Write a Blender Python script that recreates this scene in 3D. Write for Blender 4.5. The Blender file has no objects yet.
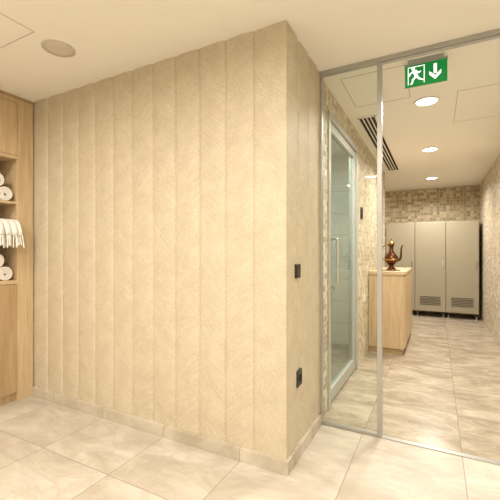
import bpy, bmesh, math, random
from mathutils import Vector, Matrix
random.seed(7)
scene=bpy.context.scene
col=scene.collection
H=2.6; CX=-0.777; CY=1.914; GY=2.584; RX=0.75; BY=8.35
def lin(c):
    return tuple(((v/255)/12.92 if v/255<=0.04045 else ((v/255+0.055)/1.055)**2.4) for v in c)+(1,)
# ---------- materials
class NT:
    def __init__(s,name):
        s.m=bpy.data.materials.new(name); s.m.use_nodes=True
        s.t=s.m.node_tree; s.b=s.t.nodes['Principled BSDF']
    def n(s,ty,**k):
        x=s.t.nodes.new(ty)
        for a,b in k.items(): setattr(x,a,b)
        return x
    def l(s,a,b): s.t.links.new(a,b)
    def inp(s,node,i,v):
        if v is None: return
        if isinstance(v,(int,float,tuple)): node.inputs[i].default_value=v
        else: s.l(v,node.inputs[i])
    def math(s,op,a,b=None,c=None):
        x=s.n('ShaderNodeMath',operation=op); s.inp(x,0,a); s.inp(x,1,b)
        if c is not None: s.inp(x,2,c)
        return x.outputs[0]
    def mix(s,f,a,b,bt='MIX'):
        x=s.n('ShaderNodeMix',data_type='RGBA',blend_type=bt)
        s.inp(x,0,f); s.inp(x,6,a); s.inp(x,7,b); return x.outputs[2]
    def pos(s):
        g=s.n('ShaderNodeNewGeometry'); sp=s.n('ShaderNodeSeparateXYZ'); s.l(g.outputs['Position'],sp.inputs[0])
        return g.outputs['Position'],sp.outputs[0],sp.outputs[1],sp.outputs[2]
    def comb(s,x,y,z):
        c=s.n('ShaderNodeCombineXYZ'); s.inp(c,0,x); s.inp(c,1,y); s.inp(c,2,z); return c.outputs[0]
    def noise(s,v,scale,detail=3,rough=.5,dist=0.):
        x=s.n('ShaderNodeTexNoise'); s.l(v,x.inputs['Vector']); x.inputs['Scale'].default_value=scale
        x.inputs['Detail'].default_value=detail; x.inputs['Roughness'].default_value=rough; x.inputs['Distortion'].default_value=dist
        return x.outputs['Fac']
    def white(s,v):
        x=s.n('ShaderNodeTexWhiteNoise',noise_dimensions='3D'); s.l(v,x.inputs['Vector']); return x.outputs['Value']
    def ramp(s,f,stops,interp='LINEAR'):
        x=s.n('ShaderNodeValToRGB'); s.l(f,x.inputs[0]); r=x.color_ramp; r.interpolation=interp
        while len(r.elements)<len(stops): r.elements.new(.5)
        for e,(p,c) in zip(r.elements,stops): e.position=p; e.color=c
        return x.outputs[0]
    def bump(s,h,st=.3,d=.01):
        x=s.n('ShaderNodeBump'); x.inputs['Strength'].default_value=st; x.inputs['Distance'].default_value=d
        s.l(h,x.inputs['Height']); s.l(x.outputs[0],s.b.inputs['Normal'])
def simple(name,c,rough=.5,metal=0.,noise=0.04,ns=40.,**kw):
    t=NT(name); p,_,_,_=t.pos()
    f=t.noise(p,ns)
    c=lin(c); a=tuple(max(0,v*(1-noise)) for v in c[:3])+(1,); b=tuple(min(1,v*(1+noise)) for v in c[:3])+(1,)
    t.l(t.mix(f,a,b),t.b.inputs['Base Color'])
    t.b.inputs['Roughness'].default_value=rough; t.b.inputs['Metallic'].default_value=metal
    for k,v in kw.items(): t.b.inputs[k].default_value=v
    return t.m
def wood(name,c1,c2,axis='z',rough=.45):
    t=NT(name); p,x,y,z=t.pos()
    if axis=='z': v=t.comb(t.math('MULTIPLY',x,14.),t.math('MULTIPLY',y,14.),z)
    else: v=t.comb(t.math('MULTIPLY',x,14.),y,t.math('MULTIPLY',z,14.))
    f=t.noise(v,2.6,5,.6,.6)
    t.l(t.ramp(f,[(.3,lin(c1)),(.7,lin(c2))]),t.b.inputs['Base Color'])
    t.b.inputs['Roughness'].default_value=rough; t.bump(f,.08,.002)
    return t.m
def tile_mat(name,tx,ty,ox,oy,cols,grout,rough=.3,gw=.004,nscale=2.2,vw=.5,spk=.22):
    t=NT(name); p,x,y,z=t.pos()
    a=t.math('DIVIDE',t.math('SUBTRACT',x,ox),tx); b=t.math('DIVIDE',t.math('SUBTRACT',y,oy),ty)
    ia=t.math('FLOOR',a); ib=t.math('FLOOR',b); fa=t.math('FRACT',a); fb=t.math('FRACT',b)
    da=t.math('MULTIPLY',t.math('MINIMUM',fa,t.math('SUBTRACT',1.,fa)),tx)
    db=t.math('MULTIPLY',t.math('MINIMUM',fb,t.math('SUBTRACT',1.,fb)),ty)
    m=t.math('LESS_THAN',t.math('MINIMUM',da,db),gw/2)
    off=t.comb(t.math('MULTIPLY',ia,7.31),t.math('MULTIPLY',ib,5.17),0.)
    va=t.n('ShaderNodeVectorMath',operation='ADD'); t.l(p,va.inputs[0]); t.l(off,va.inputs[1])
    rot=t.n('ShaderNodeMapping'); t.l(va.outputs[0],rot.inputs[0]); rot.inputs['Rotation'].default_value=(0,0,.5); rot.inputs['Scale'].default_value=(1.,2.1,1.)
    V=rot.outputs[0]
    n1=t.noise(V,nscale,9,.68,.8)
    c=t.ramp(n1,[(.38,lin(cols[0])),(.5,lin(cols[1])),(.62,lin(cols[2]))])
    n2=t.noise(V,nscale*.6,8,.6,1.0)
    vein=t.math('SUBTRACT',1.,t.math('MINIMUM',1.,t.math('MULTIPLY',t.math('ABSOLUTE',t.math('SUBTRACT',n2,.5)),26.)))
    c=t.mix(t.math('MULTIPLY',vein,vw),c,lin(cols[3]))
    n3=t.noise(va.outputs[0],nscale*14,4,.6); c=t.mix(t.math('MULTIPLY',n3,spk),c,lin(cols[0]))
    w=t.white(off); c=t.mix(t.math('MULTIPLY',w,.2),c,lin(cols[0]))
    c=t.mix(m,c,lin(grout)); t.l(c,t.b.inputs['Base Color'])
    t.b.inputs['Roughness'].default_value=rough
    t.bump(t.math('SUBTRACT',1.,m),.25,.002)
    return t.m
def mosaic(name,cols,grout,s=.026,gr=.07):
    t=NT(name); p,x,y,z=t.pos()
    u=t.math('DIVIDE',t.math('ADD',x,y),s); v=t.math('DIVIDE',z,s)
    iu=t.math('FLOOR',u); iv=t.math('FLOOR',v); fu=t.math('FRACT',u); fv=t.math('FRACT',v)
    w=t.white(t.comb(iu,iv,0.)); c=t.ramp(w,[(i/len(cols),lin(cc)) for i,cc in enumerate(cols)],'CONSTANT')
    d=t.math('MINIMUM',t.math('MINIMUM',fu,t.math('SUBTRACT',1.,fu)),t.math('MINIMUM',fv,t.math('SUBTRACT',1.,fv)))
    m=t.math('LESS_THAN',d,gr); c=t.mix(m,c,lin(grout)); t.l(c,t.b.inputs['Base Color'])
    t.b.inputs['Roughness'].default_value=.4
    return t.m
def panel_mat():
    t=NT('embossed_wallcovering'); p,x,y,z=t.pos()
    u=t.math('SUBTRACT',t.math('ADD',x,-CX),t.math('SUBTRACT',y,CY))
    q=t.math('DIVIDE',u,.2); iq=t.math('FLOOR',q); fq=t.math('FRACT',q)
    par=t.math('FLOORED_MODULO',iq,2.); sg=t.math('SUBTRACT',t.math('MULTIPLY',par,2.),1.)
    s=t.math('ADD',z,t.math('MULTIPLY',sg,t.math('MULTIPLY',fq,.17)))
    fine=t.noise(t.comb(t.math('MULTIPLY',iq,9.1),t.math('MULTIPLY',s,110.),t.math('MULTIPLY',fq,2.)),1.,3,.6)
    spk=t.noise(p,130.,3,.7); big=t.noise(p,9.,5,.6)
    f=t.math('ADD',t.math('MULTIPLY',fine,.25),t.math('ADD',t.math('MULTIPLY',spk,.48),t.math('MULTIPLY',big,.27)))
    c=t.ramp(f,[(.36,lin((174,160,134))),(.5,lin((191,178,153))),(.64,lin((206,194,171)))])
    t.l(c,t.b.inputs['Base Color']); t.b.inputs['Roughness'].default_value=.55
    t.bump(f,.22,.004)
    return t.m
def emit(name,c,s):
    t=NT(name); p,_,_,_=t.pos(); f=t.noise(p,3.)
    c=lin(c); t.b.inputs['Base Color'].default_value=c
    t.l(t.mix(f,c,tuple(v*.97 for v in c[:3])+(1,)),t.b.inputs['Emission Color']); t.b.inputs['Emission Strength'].default_value=s
    return t.m
def glass(name,tint=(235,242,238),fr=0.02,rough=0.,ior=1.25):
    t=NT(name); n=t.t.nodes; out=[k for k in n if k.type=='OUTPUT_MATERIAL'][0]; n.remove(t.b)
    tr=t.n('ShaderNodeBsdfTransparent'); tr.inputs[0].default_value=lin(tint)
    gl=t.n('ShaderNodeBsdfGlossy'); gl.inputs['Roughness'].default_value=rough
    f=t.n('ShaderNodeFresnel'); f.inputs[0].default_value=ior
    geo=t.n('ShaderNodeNewGeometry'); ns=t.noise(geo.outputs['Position'],2.)
    fac=t.math('ADD',f.outputs[0],t.math('MULTIPLY',ns,fr))
    fac=t.math('MULTIPLY',fac,t.math('SUBTRACT',1.,geo.outputs['Backfacing']))
    mx=t.n('ShaderNodeMixShader'); t.l(fac,mx.inputs[0]); t.l(tr.outputs[0],mx.inputs[1]); t.l(gl.outputs[0],mx.inputs[2]); t.l(mx.outputs[0],out.inputs[0])
    return t.m
M={}
M['ceil']=simple('painted_ceiling',(240,235,225),.8,noise=.015,ns=8.)
M['wall']=simple('painted_wall',(230,224,212),.8,noise=.02,ns=6.)
M['panel']=panel_mat()
M['floor']=tile_mat('cream_marble_tile',.6,1.2,-.46,1.42,[(176,165,149),(192,183,168),(208,200,187),(164,152,135)],(146,136,120),.4,.005,1.7,.32,.16)
M['floor2']=tile_mat('taupe_marble_tile',.6,.6,-.46,2.62,[(146,132,113),(168,154,134),(192,180,161),(202,192,175)],(130,117,99),.26,.004,2.6,.28,.3)
M['base']=tile_mat('marble_skirting',.6,.6,-.46,1.42,[(170,158,139),(186,175,156),(202,192,175),(158,146,127)],(144,133,115),.35,.004,1.7,.3,.1)
M['mosaic']=mosaic('beige_mosaic',[(176,160,134),(212,201,180),(158,141,114),(198,185,162),(226,218,202),(186,170,144)],(208,197,176),.048,.09)
M['mosaic2']=mosaic('brown_mosaic',[(172,155,124),(202,187,158),(146,129,100),(188,172,142),(160,144,114)],(186,171,143),.06,.09)
M['oak']=wood('honey_oak',(184,158,120),(206,182,146))
M['oak2']=wood('honey_oak_shelf',(188,164,128),(208,186,152),'y')
M['oakd']=wood('oak_door',(160,133,95),(182,155,116))
M['alu']=simple('brushed_aluminium',(176,175,170),.38,.75)
M['alul']=simple('satin_door_frame',(190,190,185),.38,.4)
M['steel']=simple('polished_steel',(205,203,198),.15,1.)
M['glass']=glass('clear_glass',(250,252,250),.01)
M['glass2']=glass('door_glass',(230,237,233),.06,.05,1.18)
M['black']=simple('black_plastic',(38,34,30),.4)
M['dark']=simple('dark_slot',(22,18,14),.8)
M['whitep']=simple('white_plastic',(235,230,220),.4)
M['speaker']=simple('speaker_mesh',(205,194,180),.6,noise=.08,ns=300.)
M['locker']=simple('grey_beige_laminate',(160,151,130),.45,noise=.02)
M['lockd']=simple('locker_shadow_gap',(70,66,56),.6)
M['copper']=simple('aged_bronze',(92,56,36),.32,.85,noise=.4,ns=60.)
M['brass']=simple('aged_brass',(158,122,70),.28,.9,noise=.2)
M['towel']=simple('white_terry_towel',(238,234,226),.95,noise=.06,ns=400.)
M['green']=simple('sign_green',(0,135,62),.4,noise=.01,**{'Emission Color':lin((0,150,70)),'Emission Strength':.25})
M['signw']=simple('sign_white',(245,250,245),.4,noise=.01,**{'Emission Color':(1,1,1,1),'Emission Strength':.7})
M['lamp']=emit('lamp_diffuser',(255,246,228),12.)
M['groove']=simple('ceiling_joint',(196,188,174),.8)
M['tileroom']=mosaic('pale_grey_tile',[(208,206,200),(214,212,206),(200,198,192)],(178,176,170),.3,.015)
# ---------- object helpers
def finish(name,bm,mat,loc=(0,0,0),parent=None,smooth=False,bevel=0,seg=2):
    me=bpy.data.meshes.new(name); bmesh.ops.recalc_face_normals(bm,faces=bm.faces); bm.to_mesh(me); bm.free()
    if smooth:
        for p in me.polygons: p.use_smooth=True
    mats=mat if isinstance(mat,list) else [mat]
    for m in mats: me.materials.append(m)
    o=bpy.data.objects.new(name,me); col.objects.link(o)
    o.location=Vector(loc)-(parent_world(parent) if parent else Vector((0,0,0)))
    if parent: o.parent=parent
    if bevel:
        b=o.modifiers.new('bevel','BEVEL'); b.width=bevel; b.segments=seg; b.limit_method='ANGLE'
    return o
def parent_world(p):
    v=Vector((0,0,0))
    while p: v+=p.location; p=p.parent
    return v
def addbox(bm,a,b,mi=0):
    r=bmesh.ops.create_cube(bm,size=1.)
    a=Vector(a);b=Vector(b)
    for v in r['verts']: v.co=Vector(((a+b)/2))+Vector((v.co.x*(b.x-a.x),v.co.y*(b.y-a.y),v.co.z*(b.z-a.z)))
    fs=set(f for v in r['verts'] for f in v.link_faces)
    for f in fs: f.material_index=mi
def boxes(name,lst,mat,parent=None,bevel=0,kind=None):
    allp=[Vector(p) for ab in lst for p in ab]
    lo=Vector([min(p[i] for p in allp) for i in range(3)]); hi=Vector([max(p[i] for p in allp) for i in range(3)])
    c=(lo+hi)/2; c.z=lo.z
    bm=bmesh.new()
    for a,b in lst: addbox(bm,Vector(a)-c,Vector(b)-c)
    o=finish(name,bm,mat,c,parent,bevel=bevel)
    if kind: o['kind']=kind
    return o
def empty(name,loc,label=None,cat=None,group=None,kind=None):
    o=bpy.data.objects.new(name,None); col.objects.link(o); o.location=loc; o.empty_display_size=.1
    tag(o,label,cat,group,kind); return o
def tag(o,label=None,cat=None,group=None,kind=None):
    if label:o['label']=label
    if cat:o['category']=cat
    if group:o['group']=group
    if kind:o['kind']=kind
    return o
def lathe(bm,prof,seg=32,mtx=None,mi=0):
    rings=[]
    for r,z in prof:
        rings.append([bm.verts.new((r*math.cos(2*math.pi*i/seg),r*math.sin(2*math.pi*i/seg),z)) for i in range(seg)])
    fs=[]
    for a,b in zip(rings,rings[1:]):
        for i in range(seg): fs.append(bm.faces.new((a[i],a[(i+1)%seg],b[(i+1)%seg],b[i])))
    fs.append(bm.faces.new(rings[0][::-1])); fs.append(bm.faces.new(rings[-1]))
    for f in fs: f.material_index=mi
    if mtx:
        for rg in rings:
            for v in rg: v.co=mtx@v.co
def tube(name,pts,rad,mat,parent=None,loc=(0,0,0)):
    bm=bmesh.new(); rings=[]; n=len(pts); pts=[Vector(p) for p in pts]
    rads=rad if isinstance(rad,list) else [rad]*n
    for i,p in enumerate(pts):
        d=(pts[min(i+1,n-1)]-pts[max(i-1,0)]).normalized()
        ref=Vector((0,1,0)) if abs(d.y)<.9 else Vector((1,0,0))
        a=d.cross(ref).normalized(); b=d.cross(a)
        rings.append([bm.verts.new(p+rads[i]*(math.cos(k*math.pi/6)*a+math.sin(k*math.pi/6)*b)) for k in range(12)])
    for a,b in zip(rings,rings[1:]):
        for k in range(12): bm.faces.new((a[k],a[(k+1)%12],b[(k+1)%12],b[k]))
    bm.faces.new(rings[0][::-1]); bm.faces.new(rings[-1])
    return finish(name,bm,mat,loc,parent,smooth=True)
def bez(p,n=14):
    p=[Vector(q) for q in p]; out=[]
    for i in range(n+1):
        t=i/n; out.append((1-t)**3*p[0]+3*(1-t)**2*t*p[1]+3*(1-t)*t*t*p[2]+t**3*p[3])
    return out
# ---------- setting
S='structure'
XL=-3.62; XR=2.6; YB=-2.6
boxes('floor',[((XL-.1,YB-.1,-.1),(XR+.1,GY-.02,0))],M['floor'],kind=S)
boxes('floor',[((-2.9,GY-.02,-.1),(XR+.1,BY+.1,0))],M['floor2'],kind=S)
boxes('ceiling',[((XL-.1,YB-.1,H),(XR+.1,BY+.1,H+.1))],M['ceil'],kind=S)
# panelled wall: shallow convex flutes 20 cm wide, crisp arris at the corner
bm=bmesh.new()
N=24; DEP=.013
def rel(t):
    t=min(max(t,0),1)
    return DEP*math.sin(math.pi*t**.75)**.45
out=[]
L=abs(XL-CX)
K=int(L/.2)+1
for j in range(K*N,-1,-1):
    u_=j*.2/N
    if u_>L: continue
    fr=(j%N)/N
    d_=rel(fr) if u_>.05 else DEP
    out.append((CX-u_ if j else CX+DEP, CY-d_))
L2=GY-CY
for j in range(1,int(L2/.2*N)+1):
    fr=(j%N)/N; d_=rel(1-fr) if j*.2/N>.13 else DEP
    out.append((CX+(d_ if j%N else 0),CY+j*.2/N))
out.append((CX,GY)); out.append((CX-.09,GY)); out.append((CX-.09,CY+.09)); out.append((XL,CY+.09))
bot=[bm.verts.new((x,y,0)) for x,y in out]; top=[bm.verts.new((x,y,H)) for x,y in out]
for i in range(len(out)):
    j=(i+1)%len(out); bm.faces.new((bot[i],bot[j],top[j],top[i]))
bm.faces.new(bot); bm.faces.new(top)
finish('wall_panelled',bm,M['panel'])['kind']=S
# skirting
boxes('baseboard_front',[((-3.17,CY-.03,0),(CX+.03,CY,.078))],M['base'],bevel=.002,kind=S)
boxes('baseboard_side',[((CX,CY,0),(CX+.03,GY-.03,.078))],M['base'],bevel=.002,kind=S)
# other walls of the front room
boxes('wall_west',[((XL-.1,YB,0),(XL,CY+.09,H))],M['wall'],kind=S)
boxes('wall_south',[((XL-.1,YB-.1,0),(XR+.1,YB,H))],M['wall'],kind=S)
boxes('wall_east',[((XR,YB,0),(XR+.1,GY,H))],M['wall'],kind=S)
boxes('wall_partition',[((RX,GY-.02,0),(XR+.1,GY+.1,H))],M['wall'],kind=S)
# corridor walls
D0,D1,DH=2.82,4.0,2.41
boxes('wall_corridor',[((CX-.09,GY,0),(CX,D0,H)),((CX-.09,D0,DH),(CX,D1,H)),((CX-.09,D1,0),(CX,6.38,H))],M['mosaic'],kind=S)
boxes('wall_corridor_return',[((-2.9,6.30,0),(CX-.09,6.38,H))],M['mosaic'],kind=S)
boxes('wall_corridor_right',[((RX,GY+.1,0),(RX+.1,BY,H))],M['mosaic'],kind=S)
boxes('wall_north',[((-2.9,BY,0),(RX+.1,BY+.1,H))],M['mosaic2'],kind=S)
boxes('wall_changing_room',[((-3.0,6.30,0),(-2.9,BY+.1,H))],M['mosaic2'],kind=S)
boxes('wall_side_room',[((-2.0,2.4,0),(-1.9,6.30,H)),((-2.0,2.3,0),(CX-.09,2.4,H)),((-1.9,4.9,0),(CX-.09,5.0,H))],M['tileroom'],kind=S)
def panel_outline(x0,y0,x1,y1,w=.006):
    boxes('trim_ceiling_hatch',[((x0,y0,H-.002),(x1,y0+w,H)),((x0,y1-w,H-.002),(x1,y1,H)),((x0,y0+w,H-.002),(x0+w,y1-w,H)),((x1-w,y0+w,H-.002),(x1,y1-w,H))],M['groove'],kind=S)
panel_outline(-2.75,.95,-2.15,1.3)
panel_outline(-.66,2.75,-.2,3.35)
panel_outline(.15,3.4,.65,4.2)
# ---------- glass partition
P0,P1=-.364,-.332
gp=empty('glass_partition',(0,GY,0),'clear glass partition in slim grey aluminium frame with open doorway','glass partition')
boxes('frame',[((CX,GY-.02,0),(CX+.028,GY+.02,H-.03)),((P0,GY-.018,0),(P1,GY+.018,H-.03)),((CX,GY-.022,H-.03),(RX,GY+.022,H)),((CX+.028,GY-.015,0),(P0,GY+.015,.022))],M['alu'],gp,.002)
boxes('threshold',[((P1,GY-.02,0),(RX,GY+.02,.006))],M['alu'],gp)
boxes('glass_pane',[((CX+.028,GY-.005,.022),(P0,GY+.005,H-.03))],M['glass'],gp)
boxes('sliding_rail',[((P1,GY-.006,H-.045),(RX,GY+.006,H-.031))],M['alul'],gp)
# ---------- glazed door on corridor wall
d=empty('door_1',(CX,(D0+D1)/2,0),'silver aluminium framed glass door in mosaic wall','door',kind=S)
fx0,fx1=CX-.075,CX+.015
boxes('door_frame',[((fx0,D0,0),(fx1,D0+.055,DH)),((fx0,D1-.055,0),(fx1,D1,DH)),((fx0,D0+.055,DH-.055),(fx1,D1-.055,DH))],M['alul'],d,.003)
lx0,lx1=CX-.05,CX-.005; a,b=D0+.06,D1-.06; zt=DH-.06
leaf=boxes('door_leaf',[((lx0,a,.01),(lx1,a+.065,zt)),((lx0,b-.065,.01),(lx1,b,zt)),((lx0,a+.065,zt-.07),(lx1,b-.065,zt)),((lx0,a+.065,.01),(lx1,b-.065,.12))],M['alul'],d,.003)
boxes('leaf_glass',[((CX-.032,a+.065,.12),(CX-.024,b-.065,zt-.07))],M['glass2'],leaf)
hy=a+.12
tube('handle',[(0,0,0),(.05,0,0),(.06,0,.01)]+[(.06,0,.01+.38*i/8) for i in range(1,9)]+[(.05,0,.4),(0,0,.4)],.011,M['steel'],leaf,(CX-.005,hy-.085,.98))
# small fixtures
def wallplate(name,y,z,w,h,mat,label,cat,inner=None,socket=False,x0=.0):
    e=empty(name,(CX+x0,y,z),label,cat)
    boxes('plate',[((CX+x0,y-w/2,z-h/2),(CX+.012+x0,y+w/2,z+h/2))],mat,e,.002)
    X=CX+x0+.012
    if socket:
        bm=bmesh.new(); lathe(bm,[(.024,0),(.024,.004),(.020,.004),(.018,.001)],24,Matrix.Rotation(math.pi/2,4,'Y'))
        finish('socket_face',bm,M['dark'],(X+.0002,y,z),e)
    elif inner:
        boxes('rocker',[((X,y-w*.36,z-h*.36),(X+.004,y+w*.36,z+h*.36))],inner,e,.002)
wallplate('light_switch',2.08,1.153,.085,.085,M['black'],'black square light switch on embossed beige wall','light switch',M['black'],x0=.010)
wallplate('power_socket',2.113,.485,.085,.1,M['black'],'black power socket low on embossed beige wall','power socket',None,True,x0=.008)
wallplate('wall_thermostat',4.25,1.72,.1,.13,M['black'],'small dark thermostat on mosaic wall','thermostat',M['dark'])
wallplate('wall_socket',4.42,.72,.085,.085,M['whitep'],'small white wall socket on mosaic wall','power socket',M['whitep'])
# ---------- ceiling speaker
sp=empty('ceiling_speaker',(-2.19,1.48,H),'round beige flush ceiling speaker','speaker')
bm=bmesh.new(); lathe(bm,[(.1,0),(.1,-.004),(.092,-.008),(.088,-.006)],48); finish('rim',bm,M['groove'],(-2.19,1.48,H),sp,True)
bm=bmesh.new(); lathe(bm,[(.088,-.001),(.088,-.006),(.06,-.008),(.001,-.009)],48); finish('grille',bm,M['speaker'],(-2.19,1.48,H),sp,True)
# ---------- linear air grille
ag=empty('air_grille',(-.6,5.0,H),'long linear ceiling air grille with dark slots','air vent')
x0,x1,y0,y1=-.70,-.53,3.62,6.2
boxes('backing',[((x0+.01,y0+.01,H-.003),(x1-.01,y1-.01,H-.0005))],M['dark'],ag)
boxes('grille_frame',[((x0,y0,H-.012),(x0+.012,y1,H)),((x1-.012,y0,H-.012),(x1,y1,H)),((x0,y0,H-.012),(x1,y0+.012,H)),((x0,y1-.012,H-.012),(x1,y1,H))],M['ceil'],ag)
for i in range(3):
    xx=x0+.012+.0365*(i+1)
    boxes('louvre',[((xx-.005,y0+.012,H-.012),(xx+.005,y1-.012,H-.004))],M['ceil'],ag)
# ---------- downlights
def downlight(x,y,power,group,r=.1,spread=175,c=(1,.945,.86)):
    e=empty('downlight',(x,y,H),'round recessed warm white ceiling downlight','ceiling light',group)
    bm=bmesh.new(); lathe(bm,[(r,0),(r+.004,-.004),(r,-.01),(r-.014,-.01),(r-.016,-.004)],40); finish('trim_ring',bm,M['whitep'],(x,y,H),e,True)
    bm=bmesh.new(); lathe(bm,[(r-.016,-.002),(r-.018,-.006),(.001,-.007)],40); finish('diffuser',bm,M['lamp'],(x,y,H),e,True)
    ld=bpy.data.lights.new('downlight_lamp','AREA'); ld.shape='DISK'; ld.size=2*r; ld.energy=power; ld.color=c; ld.spread=math.radians(spread)
    lo=bpy.data.objects.new('downlight_lamp',ld); col.objects.link(lo); lo.parent=e; lo.location=(0,0,-.02)
for y in (3.5,5.16,7.18): downlight(-.08,y,32,'corridor downlights',spread=155)
for x,y in ((-2.5,.3),(-1.3,.2),(-.1,.75),(1.3,.6),(-2.5,-1.3),(-1.0,-1.3),(.5,-1.3),(1.9,-1.3)):
    downlight(x,y,26.5,'front room downlights')
downlight(-1.4,3.4,34,'added side room fill light',c=(1,.97,.93)); downlight(-1.8,7.3,22,'changing room downlight')  # side room lamp is an unseen fill, added to brighten behind the glass door
# ---------- exit sign
sy=2.72; sx0,sx1=-.198,.062; sz0,sz1=2.418,2.565
es=empty('exit_sign',((sx0+sx1)/2,sy,sz0),'green emergency exit sign with running figure and down arrow','exit sign')
boxes('mount',[((sx0+.02,sy-.02,H-.022),(sx1-.02,sy+.02,H))],M['alu'],es,.002)
boxes('sign_panel',[((sx0,sy-.008,sz0),(sx1,sy+.008,sz1))],M['green'],es,.001)
boxes('panel_holder',[((sx0-.003,sy-.012,sz1),(sx1+.003,sy+.012,H-.022))],M['alu'],es,.001)
def flat(name,polys,mat,parent,y):
    bm=bmesh.new()
    for P in polys:
        f=bm.faces.new([bm.verts.new((px,0,pz)) for px,pz in P])
        r=bmesh.ops.extrude_face_region(bm,geom=[f]); 
        for v in [q for q in r['geom'] if isinstance(q,bmesh.types.BMVert)]: v.co.y-=.0012
    return finish(name,bm,mat,(sx0,y,sz0),parent)
def limb(a,b,w0,w1=None):
    w1=w1 or w0; a=Vector(a);b=Vector(b); d=(b-a).normalized(); n=Vector((-d.y,d.x))
    return [tuple(a+n*w0/2),tuple(b+n*w1/2),tuple(b-n*w1/2),tuple(a-n*w0/2)]
man=[[(.052+.011*math.cos(i*math.pi/7),.121+.011*math.sin(i*math.pi/7)) for i in range(14)],
 limb((.060,.108),(.074,.062),.026,.02),
 limb((.060,.104),(.036,.092),.010),limb((.037,.095),(.026,.074),.009),
 limb((.066,.104),(.090,.088),.010),limb((.088,.088),(.100,.098),.009),
 limb((.072,.066),(.050,.046),.014,.012),limb((.050,.050),(.046,.020),.012,.009),limb((.048,.022),(.034,.018),.008),
 limb((.074,.066),(.092,.044),.014,.012),limb((.092,.046),(.116,.034),.011,.008)]
flat('running_figure',man,M['signw'],es,sy-.008)
flat('doorway_symbol',[[(.018,.014),(.024,.014),(.024,.136),(.018,.136)],[(.024,.130),(.124,.130),(.124,.136),(.024,.136)],[(.118,.014),(.124,.014),(.124,.130),(.118,.130)]],M['signw'],es,sy-.008)
flat('arrow',[[(.178,.128),(.198,.128),(.198,.062),(.178,.062)],[(.188,.022),(.152,.058),(.152,.082),(.188,.048)],[(.188,.048),(.224,.082),(.224,.058),(.188,.022)]],M['signw'],es,sy-.008)
# ---------- counter in corridor
ct=empty('counter',(-.56,5.4,0),'light oak veneer counter against mosaic wall','counter')
c0=(CX+.003,4.73); c1=(-.346,6.1)
boxes('body',[((c0[0],c0[1]+.012,.07),(c1[0]-.012,c1[1]-.012,.985))],M['oak'],ct,.002)
boxes('plinth',[((c0[0],c0[1]+.03,0),(c1[0]-.03,c1[1]-.03,.07))],M['oakd'],ct)
boxes('worktop',[((c0[0],c0[1]-.005,.985),(c1[0]+.006,c1[1],1.026))],M['oak2'],ct,.003)
for i in range(3):
    ya=c0[1]+.018+i*.448
    boxes('door',[((c1[0]-.0115,ya,.09),(c1[0]+.004,ya+.44,.975))],M['oak'],ct,.002)
# tray + ewer
ex,ey,ez=-.535,5.05,1.026
tr=empty('tray',(ex,ey,ez),'small round dark bronze tray on the counter','tray')
bm=bmesh.new(); lathe(bm,[(.001,.0),(.112,.0),(.12,.003),(.118,.006),(.001,.006)],40); finish('dish',bm,M['copper'],(ex,ey,ez),tr,True)
ew=empty('ewer',(ex,ey,ez+.0065),'tall aged bronze and brass ewer with lid and curved spout','ewer')
eb=(ex,ey,ez+.0065)
bm=bmesh.new(); lathe(bm,[(.001,0),(.062,0),(.064,.01),(.045,.025),(.028,.05),(.04,.07),(.072,.10),(.088,.135),(.085,.17),(.062,.205),(.036,.235),(.027,.265),(.026,.30),(.034,.325),(.042,.335),(.041,.34),(.001,.34)],40); finish('body',bm,M['copper'],eb,ew,True)
for pr in ([(.0885,.126),(.0915,.132),(.0915,.142),(.0885,.148)],[(.028,.262),(.031,.266),(.028,.272)],[(.064,.0),(.067,.004),(.064,.012)]):
    bm=bmesh.new(); lathe(bm,pr,40); finish('brass_band',bm,M['brass'],eb,ew,True)
bm=bmesh.new(); lathe(bm,[(.043,.338),(.044,.344),(.034,.36),(.018,.378),(.008,.388),(.012,.398),(.012,.406),(.005,.416),(.004,.43),(.001,.434)],32); finish('lid',bm,M['brass'],eb,ew,True)
tube('spout',bez([(.075,-.02,.13),(.16,-.02,.14),(.09,-.02,.27),(.145,-.02,.33)]),[.018-.011*i/14 for i in range(15)],M['copper'],ew,eb)
tube('handle',bez([(-.035,0,.325),(-.15,0,.36),(-.15,0,.16),(-.08,0,.12)]),.007,M['brass'],ew,eb)
# ---------- lockers
LY=7.78
for i,(xa,xb) in enumerate(((-.925,-.388),(-.386,.151),(.153,.690))):
    e=empty('locker',((xa+xb)/2,LY+.25,0),'tall grey-beige laminate locker with louvred vent on short feet','locker','grey-beige lockers')
    boxes('body',[((xa,LY+.02,.11),(xb,LY+.5,1.86))],M['locker'],e,.002)
    dr=boxes('door',[((xa+.005,LY,.12),(xb-.005,LY+.019,1.85))],M['locker'],e,.003)
    xc=(xa+xb)/2
    boxes('vent',[((xc-.18,LY-.005,.24+j*.03),(xc+.18,LY,.252+j*.03)) for j in range(6)],M['lockd'],dr)
    boxes('handle',[((xb-.06,LY-.02,.98),(xb-.045,LY,1.1))],M['steel'],dr,.002)
    for fxx in (xa+.04,xb-.04):
        for fy in (LY+.06,LY+.44):
            bm=bmesh.new(); lathe(bm,[(.028,0),(.028,.01),(.016,.016),(.016,.11)],16); finish('foot',bm,M['steel'],(fxx,fy,0),e,True)
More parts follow.
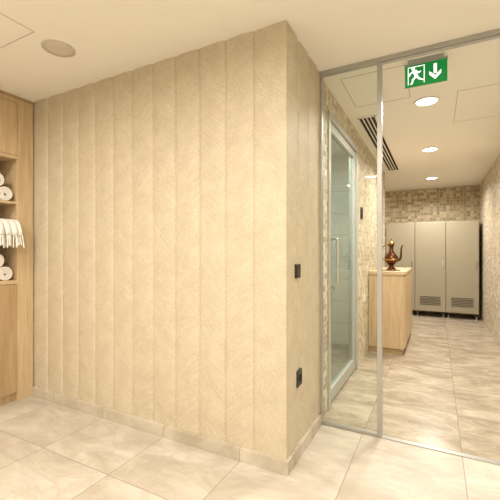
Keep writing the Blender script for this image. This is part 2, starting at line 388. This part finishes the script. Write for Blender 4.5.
# ---------- towel cabinet
KX=-3.166; KB=-3.60; Y0,Y1=.35,CY-.016
cb=empty('shelving_cabinet',((KX+KB)/2,(Y0+Y1)/2,0),'full height honey oak cabinet with open towel shelves above doors','cabinet')
ys=1.765
zb,z1,z2,zt=1.03,1.37,1.70,2.06
boxes('body',[((KB,ys,.0),(KX,Y1,H-.03)),((KB,Y0,0),(KX,Y0+.03,H-.03)),((KB,Y0+.03,.08),(KB+.015,ys,H-.03)),((KB,Y0+.03,zt),(KX,ys,zt+.03)),((KB,Y0+.03,zb-.03),(KX,ys,zb)),((KB,Y0+.03,H-.06),(KX,ys,H-.03)),((KB+.015,1.05,zb),(KX-.01,1.075,zt)),((KB+.015,Y0+.03,.06),(KX-.02,ys,.08))],M['oak'],cb,.0015)
boxes('plinth',[((KB,Y0+.03,0),(KX-.03,ys,.06))],M['oakd'],cb)
boxes('top_filler',[((KB,Y0,H-.03),(KX-.004,Y1,H-.001))],M['oakd'],cb)
for z in (z1,z2): boxes('shelf',[((KB+.015,1.075,z-.022),(KX-.012,ys,z))],M['oak2'],cb,.0015)
for z in (z1,z2): boxes('shelf',[((KB+.015,Y0+.03,z-.022),(KX-.012,1.05,z))],M['oak2'],cb,.0015)
for (ya,yb) in ((Y0+.033,1.06),(1.064,ys-.003)):
    dd=boxes('door',[((KX-.018,ya,.08),(KX,yb,zb-.033))],M['oakd'],cb,.0015)
    boxes('handle',[((KX,ya+.2,zb-.055),(KX+.012,ya+.45,zb-.045))],M['alu'],dd,.001)
    boxes('upper_door',[((KX-.018,ya,zt+.033),(KX,yb,H-.063))],M['oak'],cb,.0015)
def rolled(y,z,r=.06,l=.33,label='rolled white terry towel on oak shelf'):
    bm=bmesh.new(); n=90; th=.012; xs=[-l/2+l*i/10 for i in range(11)]
    prof=[]
    for i in range(n+1):
        a=i/n*2*math.pi*3.6; rr=.012+(r-.012)*i/n; prof.append((rr*math.cos(a),rr*math.sin(a)))
    ring=[[bm.verts.new((x,py,pz)) for py,pz in prof] for x in xs]
    for A,B in zip(ring,ring[1:]):
        for i in range(n): bm.faces.new((A[i],A[i+1],B[i+1],B[i]))
    zmin=min(p[1] for p in prof)
    o=finish('rolled_towel',bm,M['towel'],(KX-.03-l/2,y,z-zmin+th*.5),smooth=True)
    m=o.modifiers.new('thick','SOLIDIFY'); m.thickness=th; m.offset=0; m.use_rim=True
    tag(o,label,'towel','rolled towels in the cabinet')
    return o
for z in (z2,zb):
    for y in (1.685,1.555,1.425,1.295): rolled(y,z+.001)
    for y in (1.62,1.49,1.36): rolled(y,z+.113)
def folded(y0,y1,z,h,label):
    bm=bmesh.new(); n=3
    for i in range(n): addbox(bm,(-.15,-(y1-y0)/2,i*h/n),(.15,(y1-y0)/2,(i+1)*h/n-.001))
    o=finish('folded_towel',bm,M['towel'],(KX-.18,(y0+y1)/2,z),bevel=.008,seg=3)
    tag(o,label,'towel','folded towels in the cabinet'); return o
for i in range(3): folded(1.39,1.745,z1+.001+i*.052,.051,'folded white towel stacked on oak shelf')
ft=empty('fringed_towel',(KX-.1,1.565,z1+.157),'white fringed hammam towel draped over the shelf edge','towel')
bm=bmesh.new(); prof=[(-.3,.158),(-.05,.162),(-.005,.166),(.03,.155),(.058,.125),(.07,.085),(.078,.04)]
nW=48; ws=[1.38+.375*i/nW for i in range(nW+1)]
def wav(i,k): return .010*k*math.sin(i*.95)+.006*k*math.sin(i*2.1+1)
rows=[[bm.verts.new((px+wav(i,max(0,(kk-1)/5)),w-1.565,pz-.157)) for i,w in enumerate(ws)] for kk,(px,pz) in enumerate(prof)]
for A,B in zip(rows,rows[1:]):
    for i in range(nW): bm.faces.new((A[i],A[i+1],B[i+1],B[i]))
o=finish('cloth',bm,M['towel'],(KX,1.565,z1+.157),ft,True); m=o.modifiers.new('t','SOLIDIFY'); m.thickness=.01; m.offset=1
bm=bmesh.new()
for i in range(46):
    y=1.383-1.565+.37*i/45; z0=.04-.157; ln=.085+random.random()*.03; sw=random.uniform(-.012,.012)
    x=.079+wav(i*nW/45,1.)
    r0=lathe(bm,[(.0045,0),(.004,-ln*.5),(.006,-ln*.85),(.002,-ln)],6,Matrix.Translation((x,y,z0))@Matrix.Rotation(sw*6,4,'X')@Matrix.Rotation(random.uniform(-.25,.1),4,'Y'))
f=finish('fringe',bm,M['towel'],(KX,1.565,z1+.157),ft,True)
# ---------- camera & world
cd=bpy.data.cameras.new('camera'); cam=bpy.data.objects.new('camera',cd); col.objects.link(cam)
cam.location=(0,0,1.27); cam.rotation_euler=(math.pi/2,0,math.radians(27.7)); cd.sensor_width=36; cd.lens=356/500*36; cd.shift_y=.004; cd.clip_start=.05
scene.camera=cam
w=bpy.data.worlds.new('world'); scene.world=w; w.use_nodes=True
bg=w.node_tree.nodes['Background']; bg.inputs[0].default_value=(1,.95,.88,1); bg.inputs[1].default_value=.3
scene.view_settings.view_transform='Standard'
scene.view_settings.exposure=0
